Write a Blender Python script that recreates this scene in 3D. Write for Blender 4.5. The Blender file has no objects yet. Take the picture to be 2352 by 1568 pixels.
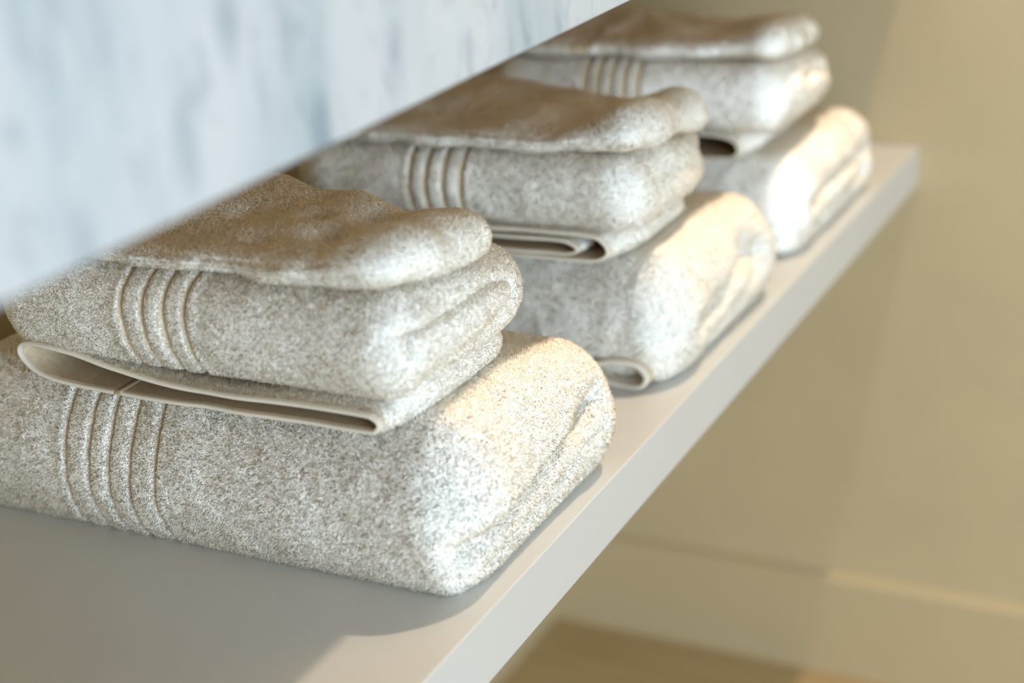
import bpy, math
import numpy as np
from mathutils import Matrix, Vector

sc = bpy.context.scene
C = sc.collection
rng = np.random.default_rng(7)

# ------------------------------------------------------------------ noise
def _hash(ix, iy, iz, seed):
    h = (ix.astype(np.int64) * 374761393 + iy.astype(np.int64) * 668265263 +
         iz.astype(np.int64) * 2147483647 + seed * 974634777) & 0xffffffff
    h = ((h ^ (h >> 13)) * 1274126177) & 0xffffffff
    return ((h ^ (h >> 16)) & 0xffff) / 32767.5 - 1.0

def noise(P, scale, seed=0):
    """smooth value noise in [-1,1]; scale = feature size in metres"""
    p = P / scale + 100.0
    i = np.floor(p).astype(np.int64); f = p - i
    f = f * f * (3 - 2 * f)
    out = 0
    for dx in (0, 1):
        wx = f[:, 0] if dx else 1 - f[:, 0]
        for dy in (0, 1):
            wy = f[:, 1] if dy else 1 - f[:, 1]
            for dz in (0, 1):
                wz = f[:, 2] if dz else 1 - f[:, 2]
                out = out + wx * wy * wz * _hash(i[:, 0] + dx, i[:, 1] + dy, i[:, 2] + dz, seed)
    return out

def sstep(a, b, x):
    t = np.clip((x - a) / (b - a), 0, 1)
    return t * t * (3 - 2 * t)

def gauss(x, c, w):
    return np.exp(-((x - c) / w) ** 2)

def seg_dist(P2, pts):
    d = np.full(len(P2), 9.0)
    for a, b in zip(pts[:-1], pts[1:]):
        a = np.array(a); b = np.array(b); ab = b - a
        t = np.clip(((P2 - a) @ ab) / (ab @ ab), 0, 1)
        d = np.minimum(d, np.linalg.norm(P2 - (a + t[:, None] * ab), axis=1))
    return d

# ------------------------------------------------------------------ materials
def new_mat(name):
    m = bpy.data.materials.new(name); m.use_nodes = True
    nt = m.node_tree
    return m, nt, nt.nodes['Principled BSDF'], nt.nodes['Material Output']

def set_in(b, **k):
    for n, v in k.items():
        b.inputs[n.replace('_', ' ')].default_value = v

def noise_node(nt, scale, detail=3, vec=None, rough=.55):
    n = nt.nodes.new('ShaderNodeTexNoise')
    n.inputs['Scale'].default_value = scale; n.inputs['Detail'].default_value = detail
    n.inputs['Roughness'].default_value = rough
    if vec is not None: nt.links.new(vec, n.inputs['Vector'])
    return n

def ramp(nt, src, stops):
    r = nt.nodes.new('ShaderNodeValToRGB')
    e = r.color_ramp.elements
    e[0].position, e[0].color = stops[0][0], (*stops[0][1], 1)
    e[1].position, e[1].color = stops[-1][0], (*stops[-1][1], 1)
    for p, c in stops[1:-1]:
        x = e.new(p); x.color = (*c, 1)
    nt.links.new(src, r.inputs['Fac'])
    return r

def bump(nt, b, height, strength, dist):
    n = nt.nodes.new('ShaderNodeBump')
    n.inputs['Strength'].default_value = strength; n.inputs['Distance'].default_value = dist
    nt.links.new(height, n.inputs['Height']); nt.links.new(n.outputs['Normal'], b.inputs['Normal'])

def terry_material(name, c1, c2):
    m, nt, b, out = new_mat(name)
    nt.nodes.remove(b)
    tc = nt.nodes.new('ShaderNodeTexCoord')
    n = noise_node(nt, 260, 3, tc.outputs['Object'])
    r = ramp(nt, n.outputs['Fac'], [(.3, c1), (.7, c2)])
    # cotton loops let light through, so each one is lit like the nap it belongs to
    at = nt.nodes.new('ShaderNodeAttribute'); at.attribute_name = 'nap'
    neg = nt.nodes.new('ShaderNodeVectorMath'); neg.operation = 'SCALE'; neg.inputs['Scale'].default_value = -1
    nt.links.new(at.outputs['Vector'], neg.inputs[0])
    df = nt.nodes.new('ShaderNodeBsdfDiffuse'); tr = nt.nodes.new('ShaderNodeBsdfTranslucent')
    for x in (df, tr): nt.links.new(r.outputs['Color'], x.inputs['Color'])
    nt.links.new(at.outputs['Vector'], df.inputs['Normal']); nt.links.new(neg.outputs['Vector'], tr.inputs['Normal'])
    ad = nt.nodes.new('ShaderNodeAddShader')
    nt.links.new(df.outputs['BSDF'], ad.inputs[0]); nt.links.new(tr.outputs['BSDF'], ad.inputs[1])
    nt.links.new(ad.outputs['Shader'], out.inputs['Surface'])
    return m

M = {}
M['terry'] = terry_material('terry_loops', (.85, .815, .74), (.93, .905, .85))
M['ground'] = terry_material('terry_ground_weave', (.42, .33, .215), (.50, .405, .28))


def paint(name, col, rough, bump_s=0.0, var=.04):
    m, nt, b, out = new_mat(name)
    tc = nt.nodes.new('ShaderNodeTexCoord')
    n = noise_node(nt, 6, 4, tc.outputs['Object'])
    lo = tuple(x * (1 - var) for x in col); hi = tuple(min(1, x * (1 + var)) for x in col)
    r = ramp(nt, n.outputs['Fac'], [(.35, lo), (.65, hi)])
    nt.links.new(r.outputs['Color'], b.inputs['Base Color'])
    set_in(b, Roughness=rough)
    if bump_s:
        n2 = noise_node(nt, 900, 2, tc.outputs['Object'])
        bump(nt, b, n2.outputs['Fac'], bump_s, .0004)
    return m

M['hem'] = paint('woven_hem_cotton', (.80, .76, .66), .95, .5, .05)
M['lacquer'] = paint('satin_white_lacquer', (.60, .615, .61), .38, .12, .01)
M['wall'] = paint('beige_wall_paint', (.58, .485, .30), .8, .1, .03)
M['skirting'] = paint('beige_skirting_paint', (.58, .485, .30), .5, 0, .02)

def wood(name, c1, c2, c3, rough, axis_scale):
    m, nt, b, out = new_mat(name)
    tc = nt.nodes.new('ShaderNodeTexCoord')
    mp = nt.nodes.new('ShaderNodeMapping'); mp.inputs['Scale'].default_value = axis_scale
    nt.links.new(tc.outputs['Object'], mp.inputs['Vector'])
    n = noise_node(nt, 3, 6, mp.outputs['Vector'], .6)
    r = ramp(nt, n.outputs['Fac'], [(.3, c1), (.5, c2), (.72, c3)])
    nt.links.new(r.outputs['Color'], b.inputs['Base Color'])
    set_in(b, Roughness=rough)
    return m
M['cabinet'] = wood('warm_bounce_wood', (.64, .46, .25), (.72, .53, .30), (.78, .59, .35), .5, (1, 14, 14))  # unseen underside; wood lightened and warmed to bounce tan light onto the towel tops
M['floor'] = wood('oak_floor', (.42, .31, .16), (.50, .37, .20), (.55, .42, .24), .45, (14, 1.2, 1))

def marble():
    m, nt, b, out = new_mat('grey_veined_marble')
    tc = nt.nodes.new('ShaderNodeTexCoord')
    mp = nt.nodes.new('ShaderNodeMapping')
    mp.inputs['Rotation'].default_value = (0, math.radians(-9), 0)
    mp.inputs['Scale'].default_value = (1, 1, .34)
    nt.links.new(tc.outputs['Object'], mp.inputs['Vector'])
    big = noise_node(nt, 11, 5, mp.outputs['Vector'], .55)
    r1 = ramp(nt, big.outputs['Fac'], [(.30, (.34, .44, .51)), (.50, (.52, .59, .65)), (.75, (.62, .67, .72))])
    fine = noise_node(nt, 75, 4, mp.outputs['Vector'], .6); fine.inputs['Distortion'].default_value = .8
    r2 = ramp(nt, fine.outputs['Fac'], [(.34, (.50, .55, .62)), (.45, (1, 1, 1)), (.9, (1, 1, 1))])
    mp2 = nt.nodes.new('ShaderNodeMapping')
    mp2.inputs['Rotation'].default_value = (0, math.radians(18), 0); mp2.inputs['Scale'].default_value = (1, 1, .38)
    mp2.inputs['Location'].default_value = (.3, 0, .11)
    nt.links.new(tc.outputs['Object'], mp2.inputs['Vector'])
    sp = nt.nodes.new('ShaderNodeTexVoronoi'); sp.inputs['Scale'].default_value = 15
    sp.inputs['Randomness'].default_value = 1
    nt.links.new(mp2.outputs['Vector'], sp.inputs['Vector'])
    r3 = ramp(nt, sp.outputs['Distance'], [(.05, (.42, .50, .56)), (.24, (1, 1, 1))])
    spm = noise_node(nt, 9, 1, tc.outputs['Object'])
    r4 = ramp(nt, spm.outputs['Fac'], [(.40, (0, 0, 0)), (.54, (1, 1, 1))])
    def mul(a, c, fac=None, f=1.0):
        x = nt.nodes.new('ShaderNodeMix'); x.data_type = 'RGBA'; x.blend_type = 'MULTIPLY'
        x.inputs['Factor'].default_value = f
        if fac is not None: nt.links.new(fac, x.inputs['Factor'])
        nt.links.new(a, x.inputs['A']); nt.links.new(c, x.inputs['B'])
        return x.outputs['Result']
    c = mul(r1.outputs['Color'], r2.outputs['Color'], None, .45)
    c = mul(c, r3.outputs['Color'], r4.outputs['Color'])
    nt.links.new(c, b.inputs['Base Color'])
    set_in(b, Roughness=.35)
    return m
M['marble'] = marble()

# ------------------------------------------------------------------ object helpers
def link(name, me, parent=None):
    o = bpy.data.objects.new(name, me); C.objects.link(o)
    if parent is not None: o.parent = parent
    return o

def raw_mesh(name, V, F4, mats, mat_idx=None, smooth=None):
    """V (n,3); F4 list of int arrays (k,3) or (k,4)"""
    me = bpy.data.meshes.new(name)
    me.vertices.add(len(V)); me.vertices.foreach_set('co', np.asarray(V, np.float32).ravel())
    loops = np.concatenate([f.ravel() for f in F4]).astype(np.int32)
    tot = np.concatenate([np.full(len(f), f.shape[1]) for f in F4]).astype(np.int32)
    start = np.concatenate([[0], np.cumsum(tot)[:-1]]).astype(np.int32)
    me.loops.add(len(loops)); me.loops.foreach_set('vertex_index', loops)
    me.polygons.add(len(tot)); me.polygons.foreach_set('loop_start', start)
    me.polygons.foreach_set('loop_total', tot)
    for m in mats: me.materials.append(m)
    if mat_idx is not None: me.polygons.foreach_set('material_index', mat_idx.astype(np.int32))
    if smooth is not None: me.polygons.foreach_set('use_smooth', smooth)
    me.update(calc_edges=True); me.validate()
    return me

def grid_box(half, rad, cell):
    """rounded box surface as quads, centred on the origin"""
    half = np.array(half, float); rad = np.minimum(np.array(rad, float), half * .999)
    n = np.maximum((2 * half / cell).astype(int), 4)
    Vs, Fs, off = [], [], 0
    for ax in range(3):
        a, b = [(1, 2), (2, 0), (0, 1)][ax]
        for s in (-1, 1):
            ua = np.linspace(-1, 1, n[a] + 1); ub = np.linspace(-1, 1, n[b] + 1)
            # denser towards the rounded edges
            A, B = np.meshgrid(ua, ub, indexing='ij')
            P = np.zeros((A.size, 3)); P[:, ax] = s * half[ax]
            P[:, a] = A.ravel() * half[a]; P[:, b] = B.ravel() * half[b]
            idx = np.arange(A.size).reshape(A.shape) + off
            q = np.stack([idx[:-1, :-1], idx[1:, :-1], idx[1:, 1:], idx[:-1, 1:]], -1).reshape(-1, 4)
            if s < 0: q = q[:, ::-1]
            Vs.append(P); Fs.append(q); off += A.size
    V = np.concatenate(Vs); F = np.concatenate(Fs)
    key = np.round(V / 1e-5).astype(np.int64)
    _, first, inv = np.unique(key, axis=0, return_index=True, return_inverse=True)
    V = V[first]; F = inv.reshape(-1)[F]
    q = np.clip(V, -(half - rad), half - rad)
    d = (V - q) / rad
    l = np.linalg.norm(d, axis=1)
    d = d / np.maximum(l, 1e-9)[:, None]
    return q + rad * d, F

def vnormals(V, F):
    a = V[F[:, 0]]; b = V[F[:, 1]]; c = V[F[:, 2]]
    fn = np.cross(b - a, c - a)
    if F.shape[1] == 4: fn = fn + np.cross(c - a, V[F[:, 3]] - a)
    N = np.zeros_like(V)
    for k in range(F.shape[1]): np.add.at(N, F[:, k], fn)
    return N / np.maximum(np.linalg.norm(N, axis=1), 1e-12)[:, None]

def tufts(V, F, N, furlen, density, width, length, seed, clump=.0045):
    """terry loops: short bent two-piece blades standing on the surface; furlen scales length per vertex"""
    r = np.random.default_rng(seed)
    T = np.concatenate([F[:, [0, 1, 2]], F[:, [0, 2, 3]]]) if F.shape[1] == 4 else F
    a, b, c = V[T[:, 0]], V[T[:, 1]], V[T[:, 2]]
    area = .5 * np.linalg.norm(np.cross(b - a, c - a), axis=1)
    fl = furlen[T].mean(1)
    w = area * (fl > .08)
    n = int(w.sum() * density)
    if n < 1: return np.zeros((0, 3)), np.zeros((0, 4), int), np.zeros((0, 3))
    cs = np.cumsum(w); t = np.searchsorted(cs, (np.arange(n) + r.random(n)) / n * cs[-1])
    t = np.clip(t, 0, len(T) - 1)
    u, v = r.random(n), r.random(n); k = u + v > 1; u[k] = 1 - u[k]; v[k] = 1 - v[k]
    w0 = 1 - u - v
    P = a[t] * w0[:, None] + b[t] * u[:, None] + c[t] * v[:, None]
    NN = N[T[t, 0]] * w0[:, None] + N[T[t, 1]] * u[:, None] + N[T[t, 2]] * v[:, None]
    NN /= np.maximum(np.linalg.norm(NN, axis=1), 1e-9)[:, None]
    L = (furlen[T[t, 0]] * w0 + furlen[T[t, 1]] * u + furlen[T[t, 2]] * v) * length * (.75 + .5 * r.random(n))
    lean = np.stack([noise(P, clump, seed + 11 + j) for j in range(3)], 1) * .4 + r.normal(0, .40, (n, 3))
    lean2 = np.stack([noise(P, clump * .5, seed + 21 + j) for j in range(3)], 1) * 1.0 + r.normal(0, .6, (n, 3))
    D1 = NN + lean * .55; D1 /= np.linalg.norm(D1, axis=1)[:, None]
    D2 = NN * .45 + lean * .6 + lean2 * .6
    D2 += NN * np.maximum(0, .12 - (D2 * NN).sum(1))[:, None]
    D2 /= np.linalg.norm(D2, axis=1)[:, None]
    side = np.cross(D1, r.normal(0, 1, (n, 3))); side /= np.maximum(np.linalg.norm(side, axis=1), 1e-9)[:, None]
    wd = (width * (.7 + .6 * r.random(n)))[:, None] * side * .5
    base = P - NN * .0004
    mid = P + D1 * (L * .6)[:, None]
    tip = mid + D2 * (L * .5)[:, None]
    VV = np.stack([base - wd * .8, base + wd * .8, mid + wd, mid - wd, tip + wd * .55, tip - wd * .55], 1).reshape(-1, 3)
    o = np.arange(n)[:, None] * 6
    Q = np.concatenate([o + np.array([0, 1, 2, 3]), o + np.array([3, 2, 4, 5])])
    return VV, Q, np.repeat(NN, 6, axis=0)

def terry_object(name, V, F, fur, parent, q, seed, border=None, zfloor=None):
    """one mesh: cloth surface with its pile standing on it; faces in `border` become a part of their own"""
    N = vnormals(V, F)
    def make(nm, FF, sd, par, qq):
        used, inv = np.unique(FF, return_inverse=True)
        FF = inv.reshape(FF.shape); VV0, NN0, fu = V[used], N[used], fur[used]
        VV, Q, TN = tufts(VV0, FF, NN0, fu, qq['density'], qq['width'], qq['length'], sd, qq['clump'])
        if zfloor is not None: VV[:, 2] = np.maximum(VV[:, 2], zfloor)
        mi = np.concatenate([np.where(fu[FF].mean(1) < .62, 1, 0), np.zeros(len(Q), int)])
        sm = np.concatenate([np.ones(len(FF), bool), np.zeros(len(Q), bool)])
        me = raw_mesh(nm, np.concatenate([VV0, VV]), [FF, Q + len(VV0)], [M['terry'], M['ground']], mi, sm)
        at = me.attributes.new('nap', 'FLOAT_VECTOR', 'POINT')
        at.data.foreach_set('vector', np.concatenate([NN0, TN]).astype(np.float32).ravel())
        return link(nm, me, par)
    if border is None: return make(name, F, seed, parent, q)
    o = make(name, F[~border], seed, parent, q)
    w = make('woven_border', F[border], seed + 500, parent, q)
    w['label'] = 'ribbed border of pile-free grooves'
    return o

# quality by distance from the focus
QB = dict(density=2300000, width=.0007, length=.0042, clump=.0036, cell=.0020)
Q1 = dict(density=2600000, width=.0006, length=.0026, clump=.0034, cell=.0020)
Q2 = dict(density=1300000, width=.0008, length=.0026, clump=.0036, cell=.003)
Q3 = dict(density=220000, width=.0018, length=.0030, clump=.005, cell=.004)
VEL = dict(density=2400000, width=.0006, length=.0022, clump=.0026, cell=.0026)

def empty(name, loc, label, cat, group=None):
    o = bpy.data.objects.new(name, None); C.objects.link(o)
    o.location = loc; o.empty_display_size = .02
    o['label'] = label; o['category'] = cat
    if group: o['group'] = group
    return o

# ------------------------------------------------------------------ towel bodies
def towel_body(name, parent, W, D, H, rad, q, seed, z0=0.0, x0=0.0, y0=0.0,
               ribs=None, front=(), shape=None, lump=.0022, fur_fn=None, rib_x=.5, toe=.38):
    """a folded terry pad occupying x0..x0+W, y0..y0+D, z0..z0+H (local metres).
    y = 0 end faces the room, the x = 0 flank faces the near end of the shelf"""
    V, F = grid_box((W / 2, D / 2, H / 2), rad, q['cell'])
    V = V + np.array([W / 2, D / 2, H / 2])
    # the weight of the cloth squares off the lower edge
    low = sstep(.55, 0, V[:, 2] / H)
    V[:, 0] -= V[:, 0] * toe * low * (V[:, 0] < rad[0]); V[:, 1] -= V[:, 1] * toe * low * (V[:, 1] < rad[1])
    N = vnormals(V, F)
    fur = np.ones(len(V))
    base = V.copy()
    border = None
    # soft lumps
    d = noise(base, .05, seed) * lump + noise(base, .022, seed + 1) * lump * .45 + noise(base, .009, seed + 5) * .0005
    d *= np.where(base[:, 2] < H * .12, .2, 1)
    # woven border: fur-free grooves running round the flank and over the top
    if ribs is not None:
        ys, gw, gd = ribs
        wob = noise(base * np.array([1, .15, 1]), .03, seed + 2) * .0025
        zone = sstep(rib_x + .02, rib_x, base[:, 0])
        fc = base[F].mean(1); fn = N[F].mean(1)
        border = (fc[:, 1] > min(ys) - .007) & (fc[:, 1] < max(ys) + .007) & (fn[:, 2] > -.9)
        for k, yc in enumerate(ys):
            g = gauss(base[:, 1] + wob, yc, gw) * zone
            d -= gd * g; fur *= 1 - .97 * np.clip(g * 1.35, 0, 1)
        if len(ys) > 1:
            band = sstep(min(ys) - .012, min(ys) - .004, base[:, 1]) * sstep(max(ys) + .012, max(ys) + .004, base[:, 1]) * zone
            d += .0010 * band
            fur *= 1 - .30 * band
    fw = sstep(.25, .7, -N[:, 1])
    for pts, gw, gd in front:
        dist = seg_dist(base[:, [0, 2]], pts)
        g = np.exp(-(dist / gw) ** 2) * fw
        d -= gd * g
        if gw < .008: fur *= 1 - .45 * g
    V = V + N * d[:, None]
    if shape is not None: V = shape(V, base, N)
    # underside and back are pressed flat and out of sight: no pile there
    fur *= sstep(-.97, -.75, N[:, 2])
    if fur_fn is not None: fur = fur_fn(fur, base, N)
    V[:, 2] = np.maximum(V[:, 2], .0003)
    V = V + np.array([x0, y0, z0])
    return terry_object(name, V, F, fur, parent, q, seed, border, z0 + .0003)

def smooth_curve(pts, n=120, closed=False):
    pts = np.array(pts, float)
    if closed: P = np.concatenate([pts[-1:], pts, pts[:2]])
    else: P = np.concatenate([2 * pts[:1] - pts[1:2], pts, 2 * pts[-1:] - pts[-2:-1]])
    m = len(P) - 3; out = []
    for s in range(m):
        k = max(3, n // m)
        for t in np.arange(k) / k:
            p0, p1, p2, p3 = P[s:s + 4]
            out.append(.5 * ((2 * p1) + (-p0 + p2) * t + (2 * p0 - 5 * p1 + 4 * p2 - p3) * t * t + (-p0 + 3 * p1 - 3 * p2 + p3) * t ** 3))
    if not closed: out.append(P[-2])
    return np.array(out)

def folded_sheet(parent, pts, x0, x1, thick, q, seed, out_sign=1, flare=None, edge=.0035, name='folded_layer', hem=True, zmin=None):
    """a cloth sheet whose fold is seen end-on: profile pts (y,z) swept along x, with a
    pile-free woven hem along its near edge as a sub-part"""
    c = smooth_curve(pts, 150)
    t = np.gradient(c, axis=0); t /= np.linalg.norm(t, axis=1)[:, None]
    nrm = np.stack([t[:, 1], -t[:, 0]], 1) * out_sign
    def strip(xa, xb, th, nx, furred, rounded):
        outer = c + nrm * th / 2; inner = c - nrm * th / 2
        loop = np.concatenate([outer, inner[::-1]])
        k = len(c); m = len(loop)
        xs = np.linspace(xa, xb, nx)
        V = np.zeros((nx, m, 3))
        V[:, :, 0] = xs[:, None]; V[:, :, 1] = loop[None, :, 0]; V[:, :, 2] = loop[None, :, 1]
        if rounded:   # rolled edge: the first rings close up
            cc = np.concatenate([c, c[::-1]])
            for i, s in enumerate((.35, .8)):
                V[i, :, 1:] = cc + (loop - cc) * s
                V[i, :, 0] = xa + (0, .0006)[i]
        wob = noise(V.reshape(-1, 3) * np.array([.3, 1, 1]), .04, seed) * .0012
        P = V.reshape(-1, 3); P[:, 0] += noise(P * np.array([0, 1, 1]), .03, seed + 3) * .0016 * np.clip(1 - (P[:, 0] - xa) / .03, 0, 1)
        P[:, 1] += wob
        if flare is not None: P = flare(P)
        if zmin is not None: P[:, 2] = np.maximum(P[:, 2], zmin)
        idx = np.arange(nx * m).reshape(nx, m)
        a = idx[:-1, :]; b = idx[1:, :]
        F = np.stack([a, np.roll(a, -1, 1), np.roll(b, -1, 1), b], -1).reshape(-1, 4)
        # cap the near and far ends between outer and inner
        for row, s in ((idx[0], 1), (idx[-1], -1)):
            o = row[:k]; i_ = row[k:][::-1]
            cap = np.stack([o[:-1], i_[:-1], i_[1:], o[1:]], -1)
            F = np.concatenate([F, cap[:, ::s]])
        a_, b_, c_, d_ = (P[F[:, i]] for i in range(4))
        if (np.einsum('ij,ij->i', a_, np.cross(b_, c_)) + np.einsum('ij,ij->i', a_, np.cross(c_, d_))).sum() < 0: F = F[:, ::-1]
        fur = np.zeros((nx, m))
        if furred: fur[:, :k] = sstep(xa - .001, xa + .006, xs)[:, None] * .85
        return P, F, fur.ravel()
    nx = max(8, int((x1 - x0 - edge) / q['cell']))
    P, F, fur = strip(x0 + (edge if hem else 0), x1, thick, nx, True, False)
    o = terry_object(name, P, F, fur, parent, q, seed)
    if hem:
        P, F, fur = strip(x0, x0 + edge + .001, thick * 1.0, 7, False, True)
        me = raw_mesh('woven_hem', P, [F], [M['hem']], None, np.ones(len(F), bool))
        h = link('woven_hem', me, o); h['label'] = 'smooth pile-free cream hem edge'
    return o

# ================================================================== THE TOWELS
def seg_front(*segs): return segs

# ---- bath towels (bottom of each stack)
def make_bath(x, y, W, D, H, q, seed, label, ribs, front, droop):
    root = empty('bath_towel', (x, y, 0), label, 'towel', 'bath towels at the bottom of the stacks')
    def shape(V, b, N):
        V = V.copy()
        zt = b[:, 2] / H
        # flank leans in towards the top like a soft fold
        V[:, 0] += .015 * sstep(.30, 1, zt) * sstep(.12, 0, b[:, 0])
        # far side sags
        V[:, 2] *= 1 - droop * sstep(W * .45, W, b[:, 0])
        # toe of the front end pushes out a little at the middle height
        V[:, 1] -= .006 * gauss(zt, .35, .4) * sstep(.08, 0, b[:, 1])
        V[:, 1] += .012 * sstep(.06, 0.0, b[:, 0]) * sstep(.09, 0, b[:, 1])
        return V
    towel_body('terry_fold', root, W, D, H, (.044, .038, H * .49), q, seed, ribs=ribs, front=front, shape=shape)
    return root

B1 = make_bath(-.004, .012, .276, .50, .128, QB, 3,
    'large white bath towel with thick loops at the bottom of the nearest stack',
    ([.272, .297, .318, .338, .362], .0029, .0036),
    [([(.20, .068), (.232, .078)], .014, .022),
     ([(.215, .070), (.13, .052), (.06, .045), (.02, .040)], .009, .0120),
     ([(.235, .050), (.14, .028), (.05, .022)], .006, .0060)], .14)
B2 = make_bath(.398, .012, .300, .48, .120, Q2, 23,
    'white bath towel with a small rolled hem corner, bottom of the middle stack',
    ([.272, .297, .318, .338, .362], .0029, .0034),
    [([(.20, .074), (.236, .062)], .017, .017),
     ([(.20, .070), (.13, .052), (.06, .048)], .010, .013),
     ([(.225, .045), (.15, .030), (.10, .010)], .008, .006)], .10)
B3 = make_bath(.768, .012, .325, .48, .112, Q3, 43,
    'blurred white bath towel with long end folds, bottom of the farthest stack',
    ([.272, .297, .318, .338, .362], .0029, .0034),
    [([(.29, .060), (.24, .058)], .014, .014),
     ([(.25, .062), (.12, .060), (.05, .055)], .009, .014),
     ([(.27, .034), (.15, .030), (.06, .026)], .009, .013)], .10)

# small rolled hem at the near bottom corner of the bath towels
def corner_roll(parent, q, seed, y, w, h, depth):
    yc = y
    pts = [(yc + w, h * .80), (yc + w * .6, h * 1.0), (yc + w * .2, h * .95), (yc + .001, h * .55), (yc + w * .15, h * .15),
           (yc + w * .6, h * .10), (yc + w * .95, h * .22)]
    return folded_sheet(parent, pts, -.004, depth, .0050, q, seed, out_sign=-1, edge=.0035, name='rolled_corner')

corner_roll(B2, Q2, 31, .026, .055, .026, .05)

# ---- hand towels (middle of each stack)
def make_hand(x, y, z, W, D, H, q, seed, label, ribs, front, sheet_pts, body_z, inner=None, rad=None, flare_amt=.018, lift=1.1):
    root = empty('hand_towel', (x, y, z), label, 'towel', 'hand towels in the middle of the stacks')
    def shape(V, b, N):
        V = V.copy(); zt = b[:, 2] / H
        V[:, 1] -= .004 * sstep(.02, .09, b[:, 0]) * sstep(.08, 0, b[:, 1])          # front end bows outwards
        V[:, 1] += .008 * sstep(W - .07, W, b[:, 0]) * sstep(.08, 0, b[:, 1])
        V[:, 2] *= 1 - .20 * sstep(.06, W, b[:, 0])
        # bottom of the flank rises towards the back
        V[:, 2] -= .006 * sstep(.03, .09, b[:, 1]) * sstep(.06, 0, b[:, 0]) * sstep(1, .2, zt)*0
        return V
    towel_body('terry_fold', root, W, D, H, rad or (.036, .038, H * .49), q, seed, z0=body_z, toe=.15, ribs=ribs, front=front, shape=shape, lump=.0018)
    def flare(P):
        P = P.copy()
        # the loop flattens and swings outwards away from the near edge
        P[:, 1] -= flare_amt * sstep(.0, .06, P[:, 0]) * sstep(.10, .02, P[:, 1])
        # swells up into the towel above it, and sinks again towards the far corner
        P[:, 2] *= 1 + lift * sstep(.004, .05, P[:, 0]) * sstep(.16, .05, P[:, 1])
        far = sstep(W - .07, W - .012, P[:, 0])
        P[:, 1] += .022 * far ** 2 * sstep(.10, .02, P[:, 1]); P[:, 2] *= 1 - .25 * far
        return P
    folded_sheet(root, sheet_pts, .002, W - .012, .0032, q, seed + 7, out_sign=-1, flare=flare, name='folded_layer', zmin=-.002)
    if inner is not None:
        folded_sheet(root, inner, .002, W - .02, .0032, q, seed + 9, out_sign=-1, flare=flare, name='inner_layer', zmin=-.002)
    return root

z1 = .129
H1 = make_hand(.000, .044, z1, .203, .385, .083, Q1, 61,
    'white hand towel over a long flat hem loop, middle of the nearest stack',
    ([.187, .207, .226, .246], .0027, .0034),
    [([(.016, .040), (.014, .056), (.035, .055), (.075, .056), (.13, .060), (.158, .054), (.158, .042)], .0035, .006),
     ([(.04, .012), (.10, .020), (.15, .034)], .012, .005)],
    [(.27, .0010), (.20, .0008), (.10, .0008), (.042, .001), (.033, .0032), (.0300, .0078), (.034, .0120), (.045, .0138),
     (.10, .0138), (.17, .0128), (.22, .0150), (.27, .0215), (.31, .0290), (.34, .0320), (.358, .030), (.362, .021), (.352, .010), (.335, .0040), (.31, .0016), (.29, .0010), (.262, .0010)],
    .0195, lift=1.1)
z2 = .119
H2 = make_hand(.396, .040, z2, .200, .375, .075, Q2, 71,
    'white hand towel with two nested hem loops beneath, second in the middle stack',
    ([.178, .197, .216, .234], .0024, .0034),
    [([(.165, .050), (.185, .046), (.172, .036)], .006, .010),
     ([(.05, .050), (.11, .042), (.16, .036)], .012, .004)],
    [(.30, .006), (.20, .003), (.12, .003), (.06, .003), (.042, .005), (.034, .012), (.038, .021), (.052, .0268),
     (.10, .0275), (.17, .0268), (.25, .0262), (.30, .026)],
    .026,
    inner=[(.30, .012), (.20, .0075), (.10, .0075), (.075, .0080), (.064, .0125), (.070, .0180), (.085, .0205), (.14, .0200), (.22, .0185), (.30, .018)], lift=.15)
z3 = .111
H3 = make_hand(.768, .030, z3, .210, .36, .080, Q3, 81,
    'blurred white hand towel over a wide hem loop, second in the farthest stack',
    ([.168, .184, .200, .216, .232], .0026, .0030),
    [([(.085, .048), (.13, .056), (.18, .046)], .007, .007)],
    [(.30, .006), (.20, .003), (.12, .003), (.075, .003), (.058, .005), (.050, .013), (.055, .024), (.072, .029),
     (.10, .030), (.17, .0268), (.25, .0262), (.30, .026)],
    .028, lift=.1)

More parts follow.
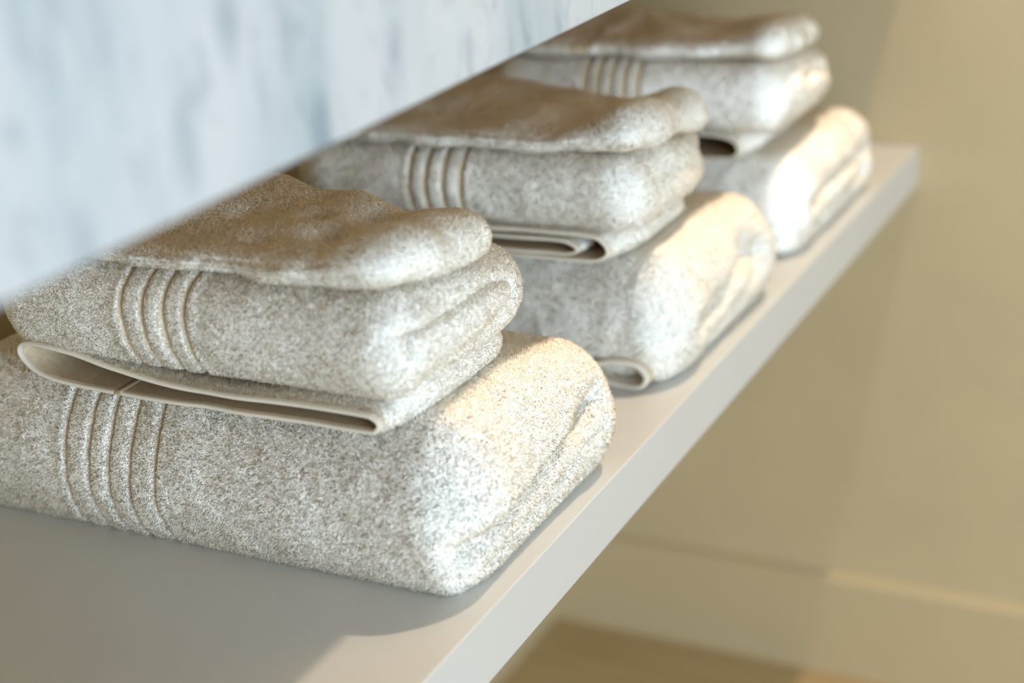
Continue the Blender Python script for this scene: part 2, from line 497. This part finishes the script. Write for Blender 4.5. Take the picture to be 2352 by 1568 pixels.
# ---- washcloths (top of each stack)
def make_cloth(x, y, z, W, D, H, q, seed, label, dents, corner=.010, ribs=None, tilt=.010, flank=.42, rise=0):
    def shape(V, b, N):
        V = V.copy(); top = sstep(.3, .9, b[:, 2] / H)
        # the near flank is thin, the folded front roll is plump
        thin = flank * sstep(.075, .0, b[:, 0]) * sstep(.02, .10, b[:, 1])
        V[:, 2] *= 1 - thin
        V[:, 2] += corner * top * np.exp(-((b[:, 1] - .024) / .024) ** 2) * sstep(.0, .03, b[:, 0])
        for (cx, cy, rx, ry, dp) in dents:
            V[:, 2] -= dp * top * np.exp(-((b[:, 0] - cx) / rx) ** 2 - ((b[:, 1] - cy) / ry) ** 2)
        V[:, 1] -= .008 * sstep(.0, .07, b[:, 0]) * sstep(.06, 0, b[:, 1])
        V[:, 0] *= 1 + .38 * sstep(.05, .28, b[:, 1])
        V[:, 2] += rise * sstep(.05, .12, b[:, 1]) * sstep(.05, .12, b[:, 0])
        # stacked layer lines along the near flank
        fl = sstep(.4, .9, -N[:, 0]) * sstep(.03, .08, b[:, 1])
        V[:, 0] += .0016 * fl * np.sin(b[:, 2] / H * 2 * math.pi * 3.0)
        # follows the towel beneath, lower towards the far side
        V[:, 2] = np.maximum(V[:, 2], 0) + tilt * (1 - sstep(.02, W, b[:, 0]))
        return V
    o = towel_body('washcloth', None, W, D, H, (.020, .024, H * .49), q, seed, shape=shape, lump=.0048, ribs=ribs, toe=0)
    if ribs is not None:
        w = [c for c in bpy.data.objects if c.name.startswith('woven_border') and c.parent is None][0]; w.parent = o
    o.location = (x, y, z)
    o['label'] = label; o['category'] = 'washcloth'; o['group'] = 'washcloths on top of the stacks'
    return o

T1 = make_cloth(.004, .050, .2245, .131, .330, .029, VEL, 91,
    'thin washcloth with a dented tan-shaded top, on the nearest stack',
    [(.088, .070, .020, .014, .013), (.048, .078, .016, .013, .013), (.07, .16, .025, .03, .007), (.035, .20, .02, .04, .005),
     (.105, .125, .016, .03, .005), (.03, .13, .012, .03, .007), (.076, .112, .012, .018, .009)], .006, rise=.007)
T2 = make_cloth(.398, .042, .210, .158, .330, .028, VEL, 95,
    'thin washcloth with a smoothly sunken top, on the middle stack',
    [(.055, .085, .03, .03, .011), (.10, .17, .04, .04, .006), (.04, .20, .02, .05, .005), (.13, .09, .02, .03, .006)], .009, tilt=.012)
T3 = make_cloth(.780, .038, .212, .148, .320, .028, Q3, 99,
    'blurred washcloth half hidden by the marble edge, on the farthest stack',
    [(.06, .09, .03, .03, .010), (.05, .18, .03, .05, .008)], .007, ribs=([.222, .231, .240], .002, .002), tilt=.010)

# ================================================================== FURNITURE
import bmesh
def box_mesh(name, lo, hi, mat, bevel=.0, seg=3):
    bm = bmesh.new(); bmesh.ops.create_cube(bm, size=1)
    lo = Vector(lo); hi = Vector(hi)
    for v in bm.verts:
        v.co = Vector(((v.co.x + .5) * (hi.x - lo.x) + lo.x, (v.co.y + .5) * (hi.y - lo.y) + lo.y, (v.co.z + .5) * (hi.z - lo.z) + lo.z))
    if bevel: bmesh.ops.bevel(bm, geom=bm.edges[:], offset=bevel, segments=seg, profile=.5, affect='EDGES')
    me = bpy.data.meshes.new(name); bm.to_mesh(me); bm.free(); me.materials.append(mat)
    return me

XE = 1.2687      # end wall
ZF = -.865       # floor
YB = .60         # back wall
XN = -1.6        # near end of the vanity, behind the camera

sh = link('shelf', box_mesh('shelf', (XN, 0, -.055), (XE - .0005, YB - .0005, 0), M['lacquer'], .0012))
sh['label'] = 'long satin white shelf board that carries the three towel stacks'; sh['category'] = 'shelf'

# marble-fronted vanity with its wooden carcass underneath
van = empty('marble_vanity', (0, .3, .384), 'vanity slab of white marble with grey blue veins overhanging the towels', 'vanity')
ap = link('marble_apron', box_mesh('marble_apron', (XN, -.315, 0), (XE - .0005, -.285, .42), M['marble'], .0015), van)
ct = link('countertop', box_mesh('countertop', (XN, -.2848, .39), (XE - .0005, YB - .3 - .0005, .42), M['marble'], .001), van)
cb = link('cabinet_bottom', box_mesh('cabinet_bottom', (XN, -.2848, .004), (XE - .0005, YB - .3 - .0005, .024), M['cabinet'], .001), van)
cb['label'] = 'unseen wooden underside, lightened to bounce warm light'

def structure(name, lo, hi, mat, bevel=0):
    o = link(name, box_mesh(name, lo, hi, mat, bevel)); o['kind'] = 'structure'; return o
structure('floor', (-3.2, -3.2, ZF - .05), (XE + .1, YB + .1, ZF), M['floor'])
structure('wall_end', (XE, -3.2, ZF), (XE + .1, YB + .1, 1.9), M['wall'])
structure('wall_back', (-3.2, YB, ZF), (XE, YB + .1, 1.9), M['wall'])

# skirting with a small stepped top edge
def skirting(name, prof, y0, y1):
    V = []; 
    for y in (y0, y1):
        for (x, z) in prof: V.append((x, y, z))
    n = len(prof); F = [tuple(range(n)), tuple(range(2 * n - 1, n - 1, -1))]
    for i in range(n):
        j = (i + 1) % n; F.append((i, i + n, j + n, j))
    me = bpy.data.meshes.new(name); me.from_pydata(V, [], F); me.materials.append(M['skirting'])
    bm = bmesh.new(); bm.from_mesh(me); bmesh.ops.recalc_face_normals(bm, faces=bm.faces[:]); bm.to_mesh(me); bm.free()
    o = link(name, me); o['kind'] = 'structure'; return o
t = .016
skirting('baseboard_end', [(XE, ZF), (XE - t, ZF), (XE - t, ZF + .170), (XE - t + .004, ZF + .174), (XE, ZF + .176)], -3.2, YB)

# ================================================================== LIGHT
def light(name, kind, loc, energy, col, **k):
    d = bpy.data.lights.new(name, kind); d.energy = energy; d.color = col
    for a, v in k.items(): setattr(d, a, v)
    o = bpy.data.objects.new(name, d); C.objects.link(o); o.location = loc
    return o
# recessed ceiling spot above the far half of the vanity
lamp = light('ceiling_spotlight', 'POINT', (1.03, -.345, 1.72), 82, (1.0, .79, .58), shadow_soft_size=.022)
# window behind and left of the camera
win = light('window_daylight', 'AREA', (-1.9, -2.9, .25), 98, (.70, .86, 1.0), shape='RECTANGLE', size=1.8, size_y=1.8)
win.rotation_euler = (Vector((0.1, .1, .1)) - Vector(win.location)).to_track_quat('-Z', 'Y').to_euler()

w = bpy.data.worlds.new('World'); sc.world = w; w.use_nodes = True
bg = w.node_tree.nodes['Background']
bg.inputs['Color'].default_value = (.97, .96, .95, 1); bg.inputs['Strength'].default_value = .46

# ================================================================== CAMERA
R = Matrix(((0.45167346, -0.88919193, -0.0729986), (0.36355475, 0.10871577, 0.92520745), (-0.8147509, -0.44443064, 0.37237398)))
cam_loc = Vector((-0.84146894, -0.49811344, 0.6))
cd = bpy.data.cameras.new('camera'); co = bpy.data.objects.new('camera', cd); C.objects.link(co)
co.matrix_world = Matrix.Translation(cam_loc) @ R.transposed().to_4x4()
cd.sensor_width = 36; cd.lens = 3650 / 2352 * 36
cd.clip_start = .01
focus = Vector((.17, .02, .12))
cd.dof.use_dof = True
cd.dof.focus_distance = -(R @ (focus - cam_loc)).z
cd.dof.aperture_fstop = 2.4
sc.camera = co

sc.view_settings.view_transform = 'Standard'; sc.view_settings.look = 'None'
sc.view_settings.gamma = 1; sc.view_settings.use_curve_mapping = False
sc.view_settings.exposure = 0.1
cy = sc.cycles
cy.use_denoising = True
cy.max_bounces = 14; cy.diffuse_bounces = 12; cy.glossy_bounces = 2; cy.transmission_bounces = 12
cy.sample_clamp_indirect = 4
